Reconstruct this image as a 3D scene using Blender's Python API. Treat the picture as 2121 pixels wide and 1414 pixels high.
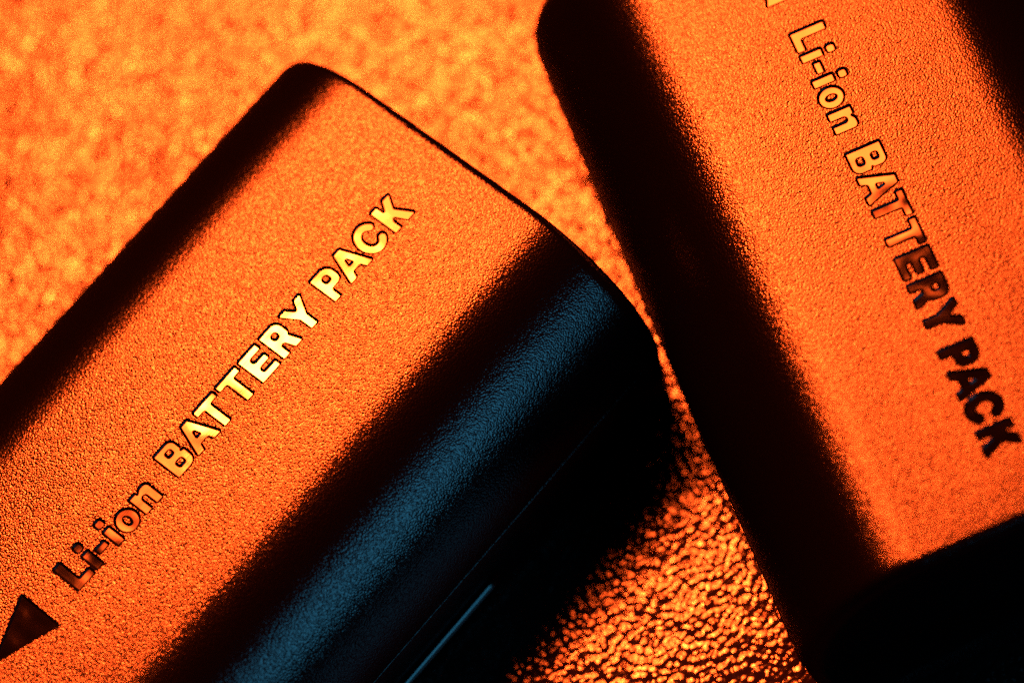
import bpy, math, random
import numpy as np
from mathutils import Vector, Matrix
from mathutils.geometry import tessellate_polygon

for o in list(bpy.data.objects):
    bpy.data.objects.remove(o)
sc = bpy.context.scene
COL = sc.collection
U = 0.00276                      # one capital letter is 2.76 mm high; everything below is laid out in that unit
rnd = random.Random(7)
rng = np.random.default_rng(7)

# ------------------------------------------------------------------ camera
cam_d = bpy.data.cameras.new('camera')
cam = bpy.data.objects.new('camera', cam_d)
COL.objects.link(cam)
PITCH, ROLL = math.radians(26.575), math.radians(-25.085)
Xa = Vector((1, 0, 0)); Ya = Vector((0, math.cos(PITCH), math.sin(PITCH))); Za = Vector((0, -math.sin(PITCH), math.cos(PITCH)))
cx = math.cos(ROLL) * Xa + math.sin(ROLL) * Ya
cy = -math.sin(ROLL) * Xa + math.cos(ROLL) * Ya
CAM_H = 117.04                   # camera height above the ground sheet
M = Matrix((cx, cy, Za)).transposed().to_4x4()
M.translation = Vector((0, -58 * U, CAM_H * U))
cam.matrix_world = M
cam_d.sensor_width = 36
cam_d.lens = 9450 / 2121 * 36
cam_d.clip_start = 0.01
cam_d.clip_end = 10
cam_d.dof.use_dof = True
cam_d.dof.focus_distance = 123.2 * U
cam_d.dof.aperture_fstop = 15.5
cam_d.dof.aperture_blades = 0
sc.camera = cam

# ------------------------------------------------------------------ world, lamps, exposure
w = bpy.data.worlds.new('World'); sc.world = w; w.use_nodes = True
w.node_tree.nodes['Background'].inputs[0].default_value = (0, 0, 0, 1)
w.node_tree.nodes['Background'].inputs[1].default_value = 0.0
sc.view_settings.view_transform = 'Standard'
sc.view_settings.look = 'None'
sc.view_settings.exposure = 0
sc.view_settings.gamma = 1
sc.cycles.use_denoising = False
sc.cycles.max_bounces = 6
sc.cycles.sample_clamp_indirect = 4

def P(x, y, z):                  # camera-centred units -> world metres (z above the ground sheet)
    return Vector((x * U, (y - 58) * U, z * U))

H = 7.6                          # battery thickness
# the orange softbox: hangs beyond the batteries, its near edge just inside the mirror direction
ld = bpy.data.lights.new('orange_softbox', 'AREA'); ld.shape = 'RECTANGLE'
SX0, SX1, SY0, SY1 = -32, 62, 120.5, 214
ld.size = (SX1 - SX0) * U; ld.size_y = (SY1 - SY0) * U
ld.color = (1, 0.080, 0.0090)
ld.energy = 13.5
lo = bpy.data.objects.new('orange_softbox', ld); COL.objects.link(lo)
lo.location = P((SX0 + SX1) / 2, (SY0 + SY1) / 2, H + 145)
ld.use_nodes = True              # the bulb behind its cloth makes a hot centre
nt = ld.node_tree; N = nt.nodes; Lk = nt.links
em = N['Emission']
geo = N.new('ShaderNodeNewGeometry')
def lobe(cx_, cy_, rad, amp):
    vm = N.new('ShaderNodeVectorMath'); vm.operation = 'DISTANCE'; vm.inputs[1].default_value = P(cx_, cy_, H + 145)
    Lk.new(geo.outputs['Position'], vm.inputs[0])
    mr = N.new('ShaderNodeMapRange'); mr.interpolation_type = 'SMOOTHERSTEP'
    mr.inputs['From Min'].default_value = 0; mr.inputs['From Max'].default_value = rad * U
    mr.inputs['To Min'].default_value = amp; mr.inputs['To Max'].default_value = 0
    Lk.new(vm.outputs['Value'], mr.inputs['Value'])
    return mr.outputs[0]
ad = N.new('ShaderNodeMath'); ad.operation = 'ADD'
Lk.new(lobe(-13.4, 134.2, 10.0, 22.0), ad.inputs[0]); Lk.new(lobe(4, 142, 50, 1.5), ad.inputs[1])
ad2 = N.new('ShaderNodeMath'); ad2.operation = 'ADD'; ad2.inputs[1].default_value = 0.9
Lk.new(ad.outputs[0], ad2.inputs[0])
# the cloth dims towards its edges
sp = N.new('ShaderNodeSeparateXYZ'); Lk.new(geo.outputs['Position'], sp.inputs[0])
def edge(axis, a, b):
    m = N.new('ShaderNodeMapRange'); m.interpolation_type = 'SMOOTHSTEP'
    i = 0 if axis == 'X' else 1
    m.inputs['From Min'].default_value = P(a, a, 0)[i]; m.inputs['From Max'].default_value = P(b, b, 0)[i]
    Lk.new(sp.outputs[axis], m.inputs['Value'])
    return m.outputs[0]
val = ad2.outputs[0]
for e in (edge('X', -31.5, -24.5), edge('X', 61.5, 34), edge('Y', 121, 129.5), edge('Y', 213.5, 180)):
    mu = N.new('ShaderNodeMath'); mu.operation = 'MULTIPLY'
    Lk.new(val, mu.inputs[0]); Lk.new(e, mu.inputs[1]); val = mu.outputs[0]
Lk.new(val, em.inputs['Strength'])

# the dim blue lamp low on the right
bd = bpy.data.lights.new('blue_side_lamp', 'AREA'); bd.shape = 'RECTANGLE'
bd.size = 26 * U; bd.size_y = 36 * U
bd.color = (0.08, 0.56, 1.0)
bd.energy = 0.098
bo = bpy.data.objects.new('blue_side_lamp', bd); COL.objects.link(bo)
bo.location = P(-3 + 50, 54 - 78, 6 + 38)
bo.rotation_euler = (P(-3, 54, 6) - bo.location).to_track_quat('-Z', 'Y').to_euler()

# ------------------------------------------------------------------ materials
def new_mat(name, base, rough, ior=1.5):
    m = bpy.data.materials.new(name); m.use_nodes = True
    b = m.node_tree.nodes['Principled BSDF']
    b.inputs['Base Color'].default_value = (*base, 1)
    b.inputs['Roughness'].default_value = rough
    b.inputs['IOR'].default_value = ior
    return m, m.node_tree, b

def math_node(nt, op, a, b=None):
    n = nt.nodes.new('ShaderNodeMath'); n.operation = op
    for i, v in enumerate((a, b)):
        if v is None: continue
        if isinstance(v, (int, float)): n.inputs[i].default_value = v
        else: nt.links.new(v, n.inputs[i])
    return n.outputs[0]

def sheen_surface(nt, base, rough, refl, normal=None):
    """near-black body colour under an even gloss: the pebbles of the grain hide one another at a slant"""
    g = nt.nodes.new('ShaderNodeBsdfGlossy'); g.inputs['Color'].default_value = (refl, refl, refl, 1)
    g.inputs['Roughness'].default_value = rough
    d = nt.nodes.new('ShaderNodeBsdfDiffuse'); d.inputs['Color'].default_value = (*base, 1)
    if normal:
        nt.links.new(normal, g.inputs['Normal']); nt.links.new(normal, d.inputs['Normal'])
    a = nt.nodes.new('ShaderNodeAddShader')
    nt.links.new(g.outputs[0], a.inputs[0]); nt.links.new(d.outputs[0], a.inputs[1])
    nt.links.new(a.outputs[0], nt.nodes['Material Output'].inputs['Surface'])

def grain_material(name, base, rough, cell, depth, fine, refl=0.04):
    """black moulded plastic: pebbled grain of rounded cells with a finer grit on top"""
    m, nt, b = new_mat(name, base, rough)
    tc = nt.nodes.new('ShaderNodeTexCoord')
    nz = nt.nodes.new('ShaderNodeTexNoise'); nz.inputs['Scale'].default_value = 1 / (cell * 2.2)
    nz.inputs['Detail'].default_value = 2
    nt.links.new(tc.outputs['Object'], nz.inputs['Vector'])
    mx = nt.nodes.new('ShaderNodeVectorMath'); mx.operation = 'MULTIPLY_ADD'
    mx.inputs[1].default_value = (cell * 1.1,) * 3
    nt.links.new(nz.outputs['Color'], mx.inputs[0]); nt.links.new(tc.outputs['Object'], mx.inputs[2])
    vo = nt.nodes.new('ShaderNodeTexVoronoi'); vo.feature = 'SMOOTH_F1'
    vo.inputs['Scale'].default_value = 1 / cell; vo.inputs['Smoothness'].default_value = 0.22
    nt.links.new(mx.outputs[0], vo.inputs['Vector'])
    n2 = nt.nodes.new('ShaderNodeTexNoise'); n2.inputs['Scale'].default_value = 1 / (cell * 0.55)
    n2.inputs['Detail'].default_value = 3
    nt.links.new(tc.outputs['Object'], n2.inputs['Vector'])
    n3 = nt.nodes.new('ShaderNodeTexNoise'); n3.inputs['Scale'].default_value = 1 / (cell * 5)
    n3.inputs['Detail'].default_value = 2
    nt.links.new(tc.outputs['Object'], n3.inputs['Vector'])
    h = math_node(nt, 'MULTIPLY', vo.outputs['Distance'], -1.0)
    h = math_node(nt, 'ADD', h, math_node(nt, 'MULTIPLY', n2.outputs['Fac'], fine))
    h = math_node(nt, 'ADD', h, math_node(nt, 'MULTIPLY', n3.outputs['Fac'], 0.5))
    bp = nt.nodes.new('ShaderNodeBump'); bp.inputs['Strength'].default_value = 1
    bp.inputs['Distance'].default_value = depth
    nt.links.new(h, bp.inputs['Height'])
    sheen_surface(nt, base, rough, refl, bp.outputs[0])
    return m

case_mat = grain_material('grained_black_plastic', (0.0012, 0.0012, 0.0015), 0.17, 0.00016, 0.000021, 0.22)
lower_mat = grain_material('grained_black_plastic_lower', (0.0012, 0.0012, 0.0015), 0.24, 0.00022, 0.000022, 0.3)

def polished_material():
    m, nt, b = new_mat('polished_black_plastic', (0.0012, 0.0012, 0.0015), 0.055, 1.62)
    tc = nt.nodes.new('ShaderNodeTexCoord')
    mp = nt.nodes.new('ShaderNodeMapping'); mp.inputs['Rotation'].default_value = (0, 0, 0.5)
    mp.inputs['Scale'].default_value = (700, 9000, 700)
    nt.links.new(tc.outputs['Object'], mp.inputs['Vector'])
    n1 = nt.nodes.new('ShaderNodeTexNoise'); n1.inputs['Scale'].default_value = 1; n1.inputs['Detail'].default_value = 2
    nt.links.new(mp.outputs[0], n1.inputs['Vector'])
    n2 = nt.nodes.new('ShaderNodeTexNoise'); n2.inputs['Scale'].default_value = 420; n2.inputs['Detail'].default_value = 1
    nt.links.new(tc.outputs['Object'], n2.inputs['Vector'])
    h = math_node(nt, 'ADD', math_node(nt, 'MULTIPLY', n1.outputs['Fac'], 0.014), math_node(nt, 'MULTIPLY', n2.outputs['Fac'], 0.55))
    bp = nt.nodes.new('ShaderNodeBump'); bp.inputs['Distance'].default_value = 0.00007
    bp.inputs['Strength'].default_value = 1
    nt.links.new(h, bp.inputs['Height']); nt.links.new(bp.outputs[0], b.inputs['Normal'])
    return m
polish_mat = polished_material()

def smooth_rail_material():
    m, nt, b = new_mat('smooth_black_plastic', (0.0012, 0.0012, 0.0015), 0.16, 1.6)
    return m
rail_mat = smooth_rail_material()
wall_mat = new_mat('letter_wall_plastic', (0.0012, 0.0012, 0.0015), 0.3)[0]
sheen_surface(wall_mat.node_tree, (0.0012, 0.0012, 0.0015), 0.3, 0.02)

def ground_material():
    m, nt, b = new_mat('black_glitter_sheet', (0.012, 0.007, 0.006), 0.11, 1.62)
    tc = nt.nodes.new('ShaderNodeTexCoord')
    n1 = nt.nodes.new('ShaderNodeTexNoise'); n1.inputs['Scale'].default_value = 5200; n1.inputs['Detail'].default_value = 2
    nt.links.new(tc.outputs['Object'], n1.inputs['Vector'])
    bp = nt.nodes.new('ShaderNodeBump'); bp.inputs['Distance'].default_value = 0.000006; bp.inputs['Strength'].default_value = 1
    nt.links.new(n1.outputs['Fac'], bp.inputs['Height']); nt.links.new(bp.outputs[0], b.inputs['Normal'])
    return m
ground_mat = ground_material()

# ------------------------------------------------------------------ ground: one sheet of tiny beads, every bead real relief
def value_noise(X, Y, s, seed):
    r = np.random.default_rng(seed); T = r.random((257, 257))
    x = X / s; y = Y / s
    xi = np.floor(x).astype(int); yi = np.floor(y).astype(int)
    fx = x - xi; fy = y - yi
    fx = fx * fx * (3 - 2 * fx); fy = fy * fy * (3 - 2 * fy)
    xi %= 256; yi %= 256
    a = T[xi, yi]; b = T[xi + 1, yi]; c = T[xi, yi + 1]; d = T[xi + 1, yi + 1]
    return (a * (1 - fx) + b * fx) * (1 - fy) + (c * (1 - fx) + d * fx) * fy

def ground():
    step = 0.034
    def axis(a, b):
        core = np.arange(a, b, step)
        grow = step * 1.35 ** np.arange(1, 20)
        out = np.cumsum(grow)
        return np.concatenate([a - out[::-1], core, core[-1] + out])
    xs = axis(-18.5, 18.5); ys = axis(-17.5, 20.0)
    X, Y = np.meshgrid(xs, ys, indexing='ij')
    s = 0.152
    n = 1024
    r = np.random.default_rng(3)
    jx = r.random((n, n)); jy = r.random((n, n)); hh = r.random((n, n))
    ci = np.floor(X / s).astype(int); cj = np.floor(Y / s).astype(int)
    Z = np.full(X.shape, -1.0)
    k = 1.15
    kk = k * (0.2 + 1.6 * r.random((n, n)))     # some grains are flat flakes, most are round
    tx = r.normal(0, 0.10, (n, n)); ty = r.normal(0, 0.07, (n, n))
    for a in (-1, 0, 1):
        for b in (-1, 0, 1):
            i = ci + a; j = cj + b
            px = (i + 0.12 + 0.76 * jx[i % n, j % n]) * s; py = (j + 0.12 + 0.76 * jy[i % n, j % n]) * s
            d2 = (X - px) ** 2 + (Y - py) ** 2
            Z = np.maximum(Z, 0.016 * hh[i % n, j % n] + tx[i % n, j % n] * (X - px) + ty[i % n, j % n] * (Y - py) - kk[i % n, j % n] * d2 - 12 * d2 ** 2)
    Z = np.maximum(Z, -0.03)
    Z += 0.035 * (value_noise(X + 50, Y + 50, 0.9, 1) - 0.5) + 0.10 * (value_noise(X + 50, Y + 50, 2.6, 2) - 0.5)
    Z -= Z.max()                       # the bead tops reach z = 0, where the batteries lie
    fade = (np.abs(X) > 30) | (np.abs(Y) > 30)
    Z[fade] = -0.05
    V = np.stack([X, Y, Z], -1).reshape(-1, 3) * U
    nx, ny = X.shape
    idx = np.arange(nx * ny).reshape(nx, ny)
    Q = np.stack([idx[:-1, :-1], idx[1:, :-1], idx[1:, 1:], idx[:-1, 1:]], -1).reshape(-1, 4)
    me = bpy.data.meshes.new('ground')
    me.vertices.add(len(V)); me.vertices.foreach_set('co', V.astype(np.float32).ravel())
    me.loops.add(Q.size); me.loops.foreach_set('vertex_index', Q.astype(np.int32).ravel())
    me.polygons.add(len(Q))
    me.polygons.foreach_set('loop_start', np.arange(0, Q.size, 4, dtype=np.int32))
    me.polygons.foreach_set('loop_total', np.full(len(Q), 4, dtype=np.int32))
    me.polygons.foreach_set('use_smooth', np.ones(len(Q), dtype=bool))
    me.update(calc_edges=True); me.validate()
    me.materials.append(ground_mat)
    o = bpy.data.objects.new('ground', me); COL.objects.link(o)
    o['kind'] = 'structure'; o['label'] = 'black grainy glitter sheet the two batteries lie on, lit orange'
    return o
ground()

# ------------------------------------------------------------------ lettering outlines (text units, baseline y = 0, capitals 1 high)
def fillet(pts, r0=0.05):
    out = []; n = len(pts)
    for i in range(n):
        p = pts[i]; r = p[2] if len(p) > 2 else r0
        a = Vector(pts[i - 1][:2]); b = Vector(p[:2]); c = Vector(pts[(i + 1) % n][:2])
        u = (a - b); v = (c - b); lu, lv = u.length, v.length
        u /= lu; v /= lv
        ang = math.acos(max(-1, min(1, u.dot(v))))
        t = min(r / math.tan(ang / 2), 0.49 * lu, 0.49 * lv)
        r = t * math.tan(ang / 2)
        bis = (u + v).normalized(); ctr = b + bis * (r / math.sin(ang / 2))
        s = b + u * t; e = b + v * t
        a0 = math.atan2(s.y - ctr.y, s.x - ctr.x); a1 = math.atan2(e.y - ctr.y, e.x - ctr.x)
        da = (a1 - a0 + math.pi) % (2 * math.pi) - math.pi
        k = max(3, int(abs(da) * (4 if r < 0.1 else 7)))
        for j in range(k + 1):
            th = a0 + da * j / k
            out.append((ctr.x + r * math.cos(th), ctr.y + r * math.sin(th)))
    return out
def ell(x, y, rx, ry, n=28):
    return [(x + rx * math.cos(2 * math.pi * i / n), y + ry * math.sin(2 * math.pi * i / n)) for i in range(n)]
def rect(x0, y0, x1, y1, r=0.05): return fillet([(x0, y0), (x1, y0), (x1, y1), (x0, y1)], r)
def area(p): return 0.5 * sum(p[i - 1][0] * p[i][1] - p[i][0] * p[i - 1][1] for i in range(len(p)))
def orient(p, ccw): return p if (area(p) > 0) == ccw else p[::-1]
def dedupe(p):
    q = []
    for a in p:
        if not q or (a[0] - q[-1][0]) ** 2 + (a[1] - q[-1][1]) ** 2 > 1e-6: q.append(a)
    if (q[0][0] - q[-1][0]) ** 2 + (q[0][1] - q[-1][1]) ** 2 < 1e-6: q.pop()
    return q
def offset(p, d):
    q = []; n = len(p)
    for i in range(n):
        a = Vector(p[i - 1]); b = Vector(p[i]); c = Vector(p[(i + 1) % n])
        u = (b - a).normalized(); v = (c - b).normalized()
        n1 = Vector((u.y, -u.x)); n2 = Vector((v.y, -v.x))
        m = n1 + n2
        m /= max(0.35, 1 + n1.dot(n2))
        q.append((b.x + m.x * d, b.y + m.y * d))
    return q

def A_(x): return ([fillet([(x, 0), (x + .27, 0), (x + .345, .20), (x + .61, .20), (x + .68, 0), (x + .955, 0), (x + .60, 1), (x + .335, 1)])],
                   [fillet([(x + .385, .42), (x + .555, .42), (x + .47, .70)], .03)])
def C_(x, y=.5):
    ro, ri = (.44, .52), (.185, .26)
    pts = []
    a0, a1 = math.radians(38), math.radians(322)
    outer = [(x + ro[0] * math.cos(a0 + (a1 - a0) * i / 26), y + ro[1] * math.sin(a0 + (a1 - a0) * i / 26)) for i in range(27)]
    inner = [(x + ri[0] * math.cos(a1 + (a0 - a1) * i / 20), y + ri[1] * math.sin(a1 + (a0 - a1) * i / 20)) for i in range(21)]
    def cap(p, q):                     # half-round stroke end
        m = ((p[0] + q[0]) / 2, (p[1] + q[1]) / 2); r = math.hypot(p[0] - q[0], p[1] - q[1]) / 2
        t0 = math.atan2(p[1] - m[1], p[0] - m[0])
        return [(m[0] + r * math.cos(t0 + math.pi * i / 7), m[1] + r * math.sin(t0 + math.pi * i / 7)) for i in range(1, 7)]
    return [outer + cap(outer[-1], inner[0]) + inner + cap(inner[-1], outer[0])], []
GLYPHS = [   # (name, label, outlines, counters)
    ('arrow_mark', 'sunken triangle pointing away from the words', [fillet([(-1.03, -.24), (-1.03, 1.2), (-2.93, .46)], .03)], []),
    ('letter', 'sunken letter L', [fillet([(0, 0), (.66, 0), (.66, .25), (.275, .25), (.275, 1), (0, 1)])], []),
    ('letter', 'sunken letter i', [rect(.752, 0, 1.012, .63), rect(.752, .74, 1.01, 1.0, .09)], []),
    ('hyphen', 'sunken hyphen', [rect(1.115, .245, 1.49, .46)], []),
    ('letter', 'sunken letter i', [rect(1.605, 0, 1.87, .63), rect(1.605, .74, 1.87, 1.0, .09)], []),
    ('letter', 'sunken letter o', [ell(2.295, .32, .335, .36)], [ell(2.295, .32, .095, .155, 18)]),
    ('letter', 'sunken letter n', [fillet([(2.73, 0), (2.99, 0), (2.99, .46, .1), (3.16, .46, .1), (3.16, 0), (3.42, 0), (3.42, .70, .25), (3.13, .70, .2), (3.0, .60, .02), (3.0, .69), (2.73, .69)], .04)], []),
    ('letter', 'sunken letter B', [fillet([(4.05, 0), (4.79, 0, .25), (4.79, .52, .2), (4.66, .54, .03), (4.74, .58, .1), (4.74, 1, .2), (4.05, 1)])],
        [rect(4.31, .63, 4.52, .81, .06), rect(4.31, .20, 4.55, .40, .07)]),
    ('letter', 'sunken letter A', *A_(4.83)),
    ('letter', 'sunken letter T', [fillet([(5.66, 1), (5.66, .785), (5.93, .785), (5.93, 0), (6.19, 0), (6.19, .785), (6.47, .785), (6.47, 1)])], []),
    ('letter', 'sunken letter T', [fillet([(6.575, 1), (6.575, .785), (6.86, .785), (6.86, 0), (7.13, 0), (7.13, .785), (7.395, .785), (7.395, 1)])], []),
    ('letter', 'sunken letter E', [fillet([(7.50, 0), (8.23, 0), (8.23, .215), (7.77, .215, .08), (7.77, .385, .08), (8.18, .385), (8.18, .60), (7.77, .60, .08), (7.77, .775, .08), (8.22, .775), (8.22, 1), (7.50, 1)])], []),
    ('letter', 'sunken letter R', [fillet([(8.37, 0), (8.63, 0), (8.63, .35), (8.74, .35, .1), (8.85, 0), (9.15, 0), (9.0, .43, .06), (9.07, .50, .1), (9.07, 1, .27), (8.37, 1)])],
        [rect(8.62, .58, 8.82, .79, .08)]),
    ('letter', 'sunken letter Y', [fillet([(9.17, 1), (9.45, 1), (9.635, .68), (9.81, 1), (10.09, 1), (9.77, .43), (9.77, 0), (9.50, 0), (9.50, .43)])], []),
    ('letter', 'sunken letter P', [fillet([(10.48, 0), (10.74, 0), (10.74, .34), (11.17, .34, .3), (11.17, 1, .3), (10.48, 1)])], [rect(10.735, .56, 10.94, .78, .08)]),
    ('letter', 'sunken letter A', *A_(11.13)),
    ('letter', 'sunken letter C', *C_(12.48)),
    ('letter', 'sunken letter K', [fillet([(13.01, 0), (13.27, 0), (13.27, .31), (13.34, .40, .03), (13.52, 0), (13.85, 0), (13.55, .57), (13.82, 1), (13.51, 1), (13.28, .66, .03), (13.28, 1), (13.01, 1)])], []),
]
RIM, DEPTH = 0.041, 0.062
XC, YC = 4.935, 0.60              # text coordinates of the battery's centre

def mesh_obj(name, verts, faces, mat, parent, smooth=True, flat_from=None):
    me = bpy.data.meshes.new(name)
    me.from_pydata([tuple(c * U for c in v) for v in verts], [], faces)
    me.polygons.foreach_set('use_smooth', [smooth and (flat_from is None or i < flat_from) for i in range(len(faces))])
    me.update()
    me.materials.append(mat)
    o = bpy.data.objects.new(name, me); COL.objects.link(o); o.parent = parent
    return o

holes = []; islands = []
def make_glyph(name, label, outs, counters, parent):
    loops = [orient(dedupe(p), True) for p in outs] + [orient(dedupe(p), False) for p in counters]
    loops = [[(x - XC, y - YC) for x, y in p] for p in loops]
    prof = [(RIM, 0), (RIM * .65, -.006), (.008, -.02), (-.024, -DEPTH + .008), (-.036, -DEPTH)]
    verts = []; faces = []; base_idx = []
    for p in loops:
        rings = []
        for d, z in prof:
            q = offset(p, d)
            rings.append(list(range(len(verts), len(verts) + len(q))))
            verts += [(x, y, H + z) for x, y in q]
        n = len(p)
        for r0, r1 in zip(rings, rings[1:]):
            for i in range(n):
                j = (i + 1) % n
                faces.append((r0[i], r1[i], r1[j], r0[j]) if False else (r0[i], r0[j], r1[j], r1[i]))
        base_idx.append(rings[-1])
    nf = len(faces)
    # floors: each outer outline with the counters that lie in it
    nouts = len(outs)
    for k in range(nouts):
        group = [base_idx[k]] + (base_idx[nouts:] if nouts == 1 else [])
        flat = [i for g in group for i in g]
        tri = tessellate_polygon([[Vector(verts[i]) for i in g] for g in group])
        for t in tri:
            a, b, c = (flat[i] for i in t)
            A, B, Cc = (Vector(verts[i]) for i in (a, b, c))
            faces.append((a, b, c) if (B - A).cross(Cc - A).z > 0 else (a, c, b))
    for k, p in enumerate(loops):
        (holes if k < nouts else islands).append(offset(p, RIM))
    o = mesh_obj(name, verts, faces, polish_mat, parent, True, nf)
    o.data.materials.append(wall_mat)
    o.data.polygons.foreach_set('material_index', [1 if i < nf else 0 for i in range(len(faces))])
    o['label'] = label
    return o

# ------------------------------------------------------------------ battery
WID, LEN = 7.07, 21.87            # half width, full length
R_TOP, A_END = 3.75, math.radians(3)   # big soft rounding of the long top edges, ending in an edge at the seam
SEAM = 3.5                       # height of the seam between the two shells

def half_profile(w, top, r):     # from the seam up to the flat of the top: (half width, height)
    pts = []
    k = 24
    wc = w - r * math.cos(A_END)
    hc = (top - SEAM) / (1 - math.sin(A_END))
    for i in range(k + 1):
        a = A_END + (math.pi / 2 - A_END) * i / k
        pts.append((wc + r * math.cos(a), top - hc + hc * math.sin(a)))
    return pts

def end_stations(ry, n=12):
    return [ry * (1 - math.cos(math.pi / 2 * i / n)) for i in range(n + 1)]
RY, RZ = 0.55, 0.30
RYS = (1.25, RY)                  # corner radius seen from above: contact-free end, lettered end
RZS = ((2.0, 3.0), (RZ, RZ))      # rounding of the end's top edge: length along the pack, drop
def insets(e, RY=RY, rz=(RZ, RZ)):
    dy = RY - math.sqrt(max(0, RY * RY - (RY - min(e, RY)) ** 2))
    ez = min(e, rz[0]) / rz[0]
    dz = rz[1] * (1 - math.sqrt(max(0, 1 - (1 - ez) ** 2)))
    return dy, dz

def make_top_shell(parent):
    def stations(ry, rz):
        return sorted(set([round(e, 5) for e in end_stations(ry)] + [round(rz[0] * (1 - math.cos(math.pi / 2 * i / 14)), 5) for i in range(15)]))
    st = [(-LEN / 2 + e, e, RYS[0], RZS[0]) for e in stations(RYS[0], RZS[0])] + [(LEN / 2 - e, e, RYS[1], RZS[1]) for e in stations(RYS[1], RZS[1])[::-1]]
    verts = []; faces = []; rows = []
    for x, e, ry, rz in st:
        dy, dz = insets(e, ry, rz)
        pr = half_profile(WID - dy, H - dz, R_TOP - dy * .3)
        row = [(x, -w_, z) for w_, z in pr] + [(x, w_, z) for w_, z in pr[::-1]]
        rows.append(list(range(len(verts), len(verts) + len(row)))); verts += row
    m = len(rows[0]); h = m // 2
    mid = [i for i, (x, e, ry, rz) in enumerate(st) if e >= rz[0] - 2e-5]
    i0, i1 = mid[0], mid[-1]
    for a in range(len(rows) - 1):
        for j in range(m - 1):
            if j == h - 1 and i0 <= a < i1: continue          # the flat with the lettering comes below
            faces.append((rows[a][j], rows[a + 1][j], rows[a + 1][j + 1], rows[a][j + 1]))
    faces.append(tuple(rows[0]))
    faces.append(tuple(rows[-1][::-1]))
    outer = [rows[a][h - 1] for a in range(i0, i1 + 1)] + [rows[a][h] for a in range(i1, i0 - 1, -1)]
    loops = [outer]
    for p in holes:
        loops.append(list(range(len(verts), len(verts) + len(p)))); verts += [(x, y, H) for x, y in p]
    flat = [i for g in loops for i in g]
    def add(tri, flat):
        for t in tri:
            a, b, c = (flat[i] for i in t)
            A, B, Cc = (Vector(verts[i]) for i in (a, b, c))
            n = (B - A).cross(Cc - A).z
            if abs(n) < 1e-9: continue
            faces.append((a, b, c) if n > 0 else (a, c, b))
    add(tessellate_polygon([[Vector(verts[i]) for i in g] for g in loops]), flat)
    for p in islands:
        g = list(range(len(verts), len(verts) + len(p))); verts += [(x, y, H) for x, y in p]
        add(tessellate_polygon([[Vector(verts[i]) for i in g]]), g)
    o = mesh_obj('top_shell', verts, faces, case_mat, parent)
    return o

def make_bottom_shell(parent):
    rb, be, out, tp = 0.35, 0.024, 0.017, -0.33
    top = SEAM + 0.004
    pr0 = [(-1.2, top), (out - be, top), (out - be * .3, top - be * .3), (out, top - be), (tp, rb * 1.6)]
    for i in range(9):
        a = math.pi / 2 * i / 8
        pr0.append((tp - rb + rb * math.cos(a), rb - rb * math.sin(a)))
    st = [(-LEN / 2 + e, e, RYS[0]) for e in end_stations(RYS[0], 10)] + [(LEN / 2 - e, e, RYS[1]) for e in end_stations(RYS[1], 10)[::-1]]
    verts = []; faces = []; rows = []
    for x, e, ry in st:
        dy, _ = insets(e, ry)
        sx = -0.03 if e < 1e-6 else 0
        xx = x - sx if x < 0 else x + sx
        row = [(xx, -(WID - dy + d), z) for d, z in pr0] + [(xx, WID - dy + d, z) for d, z in pr0[::-1]]
        rows.append(list(range(len(verts), len(verts) + len(row)))); verts += row
    m = len(rows[0])
    for a in range(len(rows) - 1):
        for j in range(m):
            k = (j + 1) % m
            faces.append((rows[a][j], rows[a][k], rows[a + 1][k], rows[a + 1][j]))
    faces.append(tuple(rows[0][::-1])); faces.append(tuple(rows[-1]))
    return mesh_obj('bottom_shell', verts, faces, lower_mat, parent)

def make_rail(side, parent):     # raised guide rail along the lower side: half-round, tapered tip
    x0, x1, zc, r = -2.0 - XC, 8.35 - XC, 1.5, 0.19
    n, k = 40, 12
    verts = []; faces = []; rows = []
    for i in range(n + 1):
        t = i / n; x = x0 + (x1 - x0) * t
        e = min(x - x0, x1 - x)
        q = r * math.sqrt(max(0.0004, 1 - (1 - min(1, e / r)) ** 2))
        row = []
        for j in range(k + 1):
            a = math.pi * j / k - math.pi / 2
            row.append((x, side * (WID - 0.17 + q * 1.1 * math.cos(a)), zc + q * math.sin(a)))
        rows.append(list(range(len(verts), len(verts) + len(row)))); verts += row
    for a in range(n):
        for j in range(k):
            f = (rows[a][j], rows[a + 1][j], rows[a + 1][j + 1], rows[a][j + 1])
            faces.append(f if side > 0 else f[::-1])
    return mesh_obj('guide_rail', verts, faces, rail_mat, parent)

def place(root, origin, yaw):    # origin: image-fitted position of the text's lower left corner
    c, s = math.cos(yaw), math.sin(yaw)
    p = P(origin[0] + c * XC - s * YC, origin[1] + s * XC + c * YC, 0)
    root.location = p; root.rotation_euler = (0, 0, yaw)

def make_battery():
    root = bpy.data.objects.new('battery_pack', None); COL.objects.link(root)
    root.empty_display_size = 0.01
    for name, label, outs, counters in GLYPHS:
        make_glyph(name, label, outs, counters, root)
    make_top_shell(root); make_bottom_shell(root)
    make_rail(-1, root); make_rail(1, root)
    return root

left = make_battery()
left['label'] = 'black grained battery pack with blue sheen along its rounded side, brightest yellow letters'
left['category'] = 'battery'; left['group'] = 'camera battery packs'
place(left, (-13.30175, 53.4986), math.radians(26.1393))

right = left.copy(); COL.objects.link(right)
for ch in list(left.children):
    d = ch.copy(); d.parent = right; COL.objects.link(d)
right['label'] = 'black battery pack with words running downward into darkness and its end face showing'
place(right, (10.39506, 59.6544), math.radians(-92.1672))
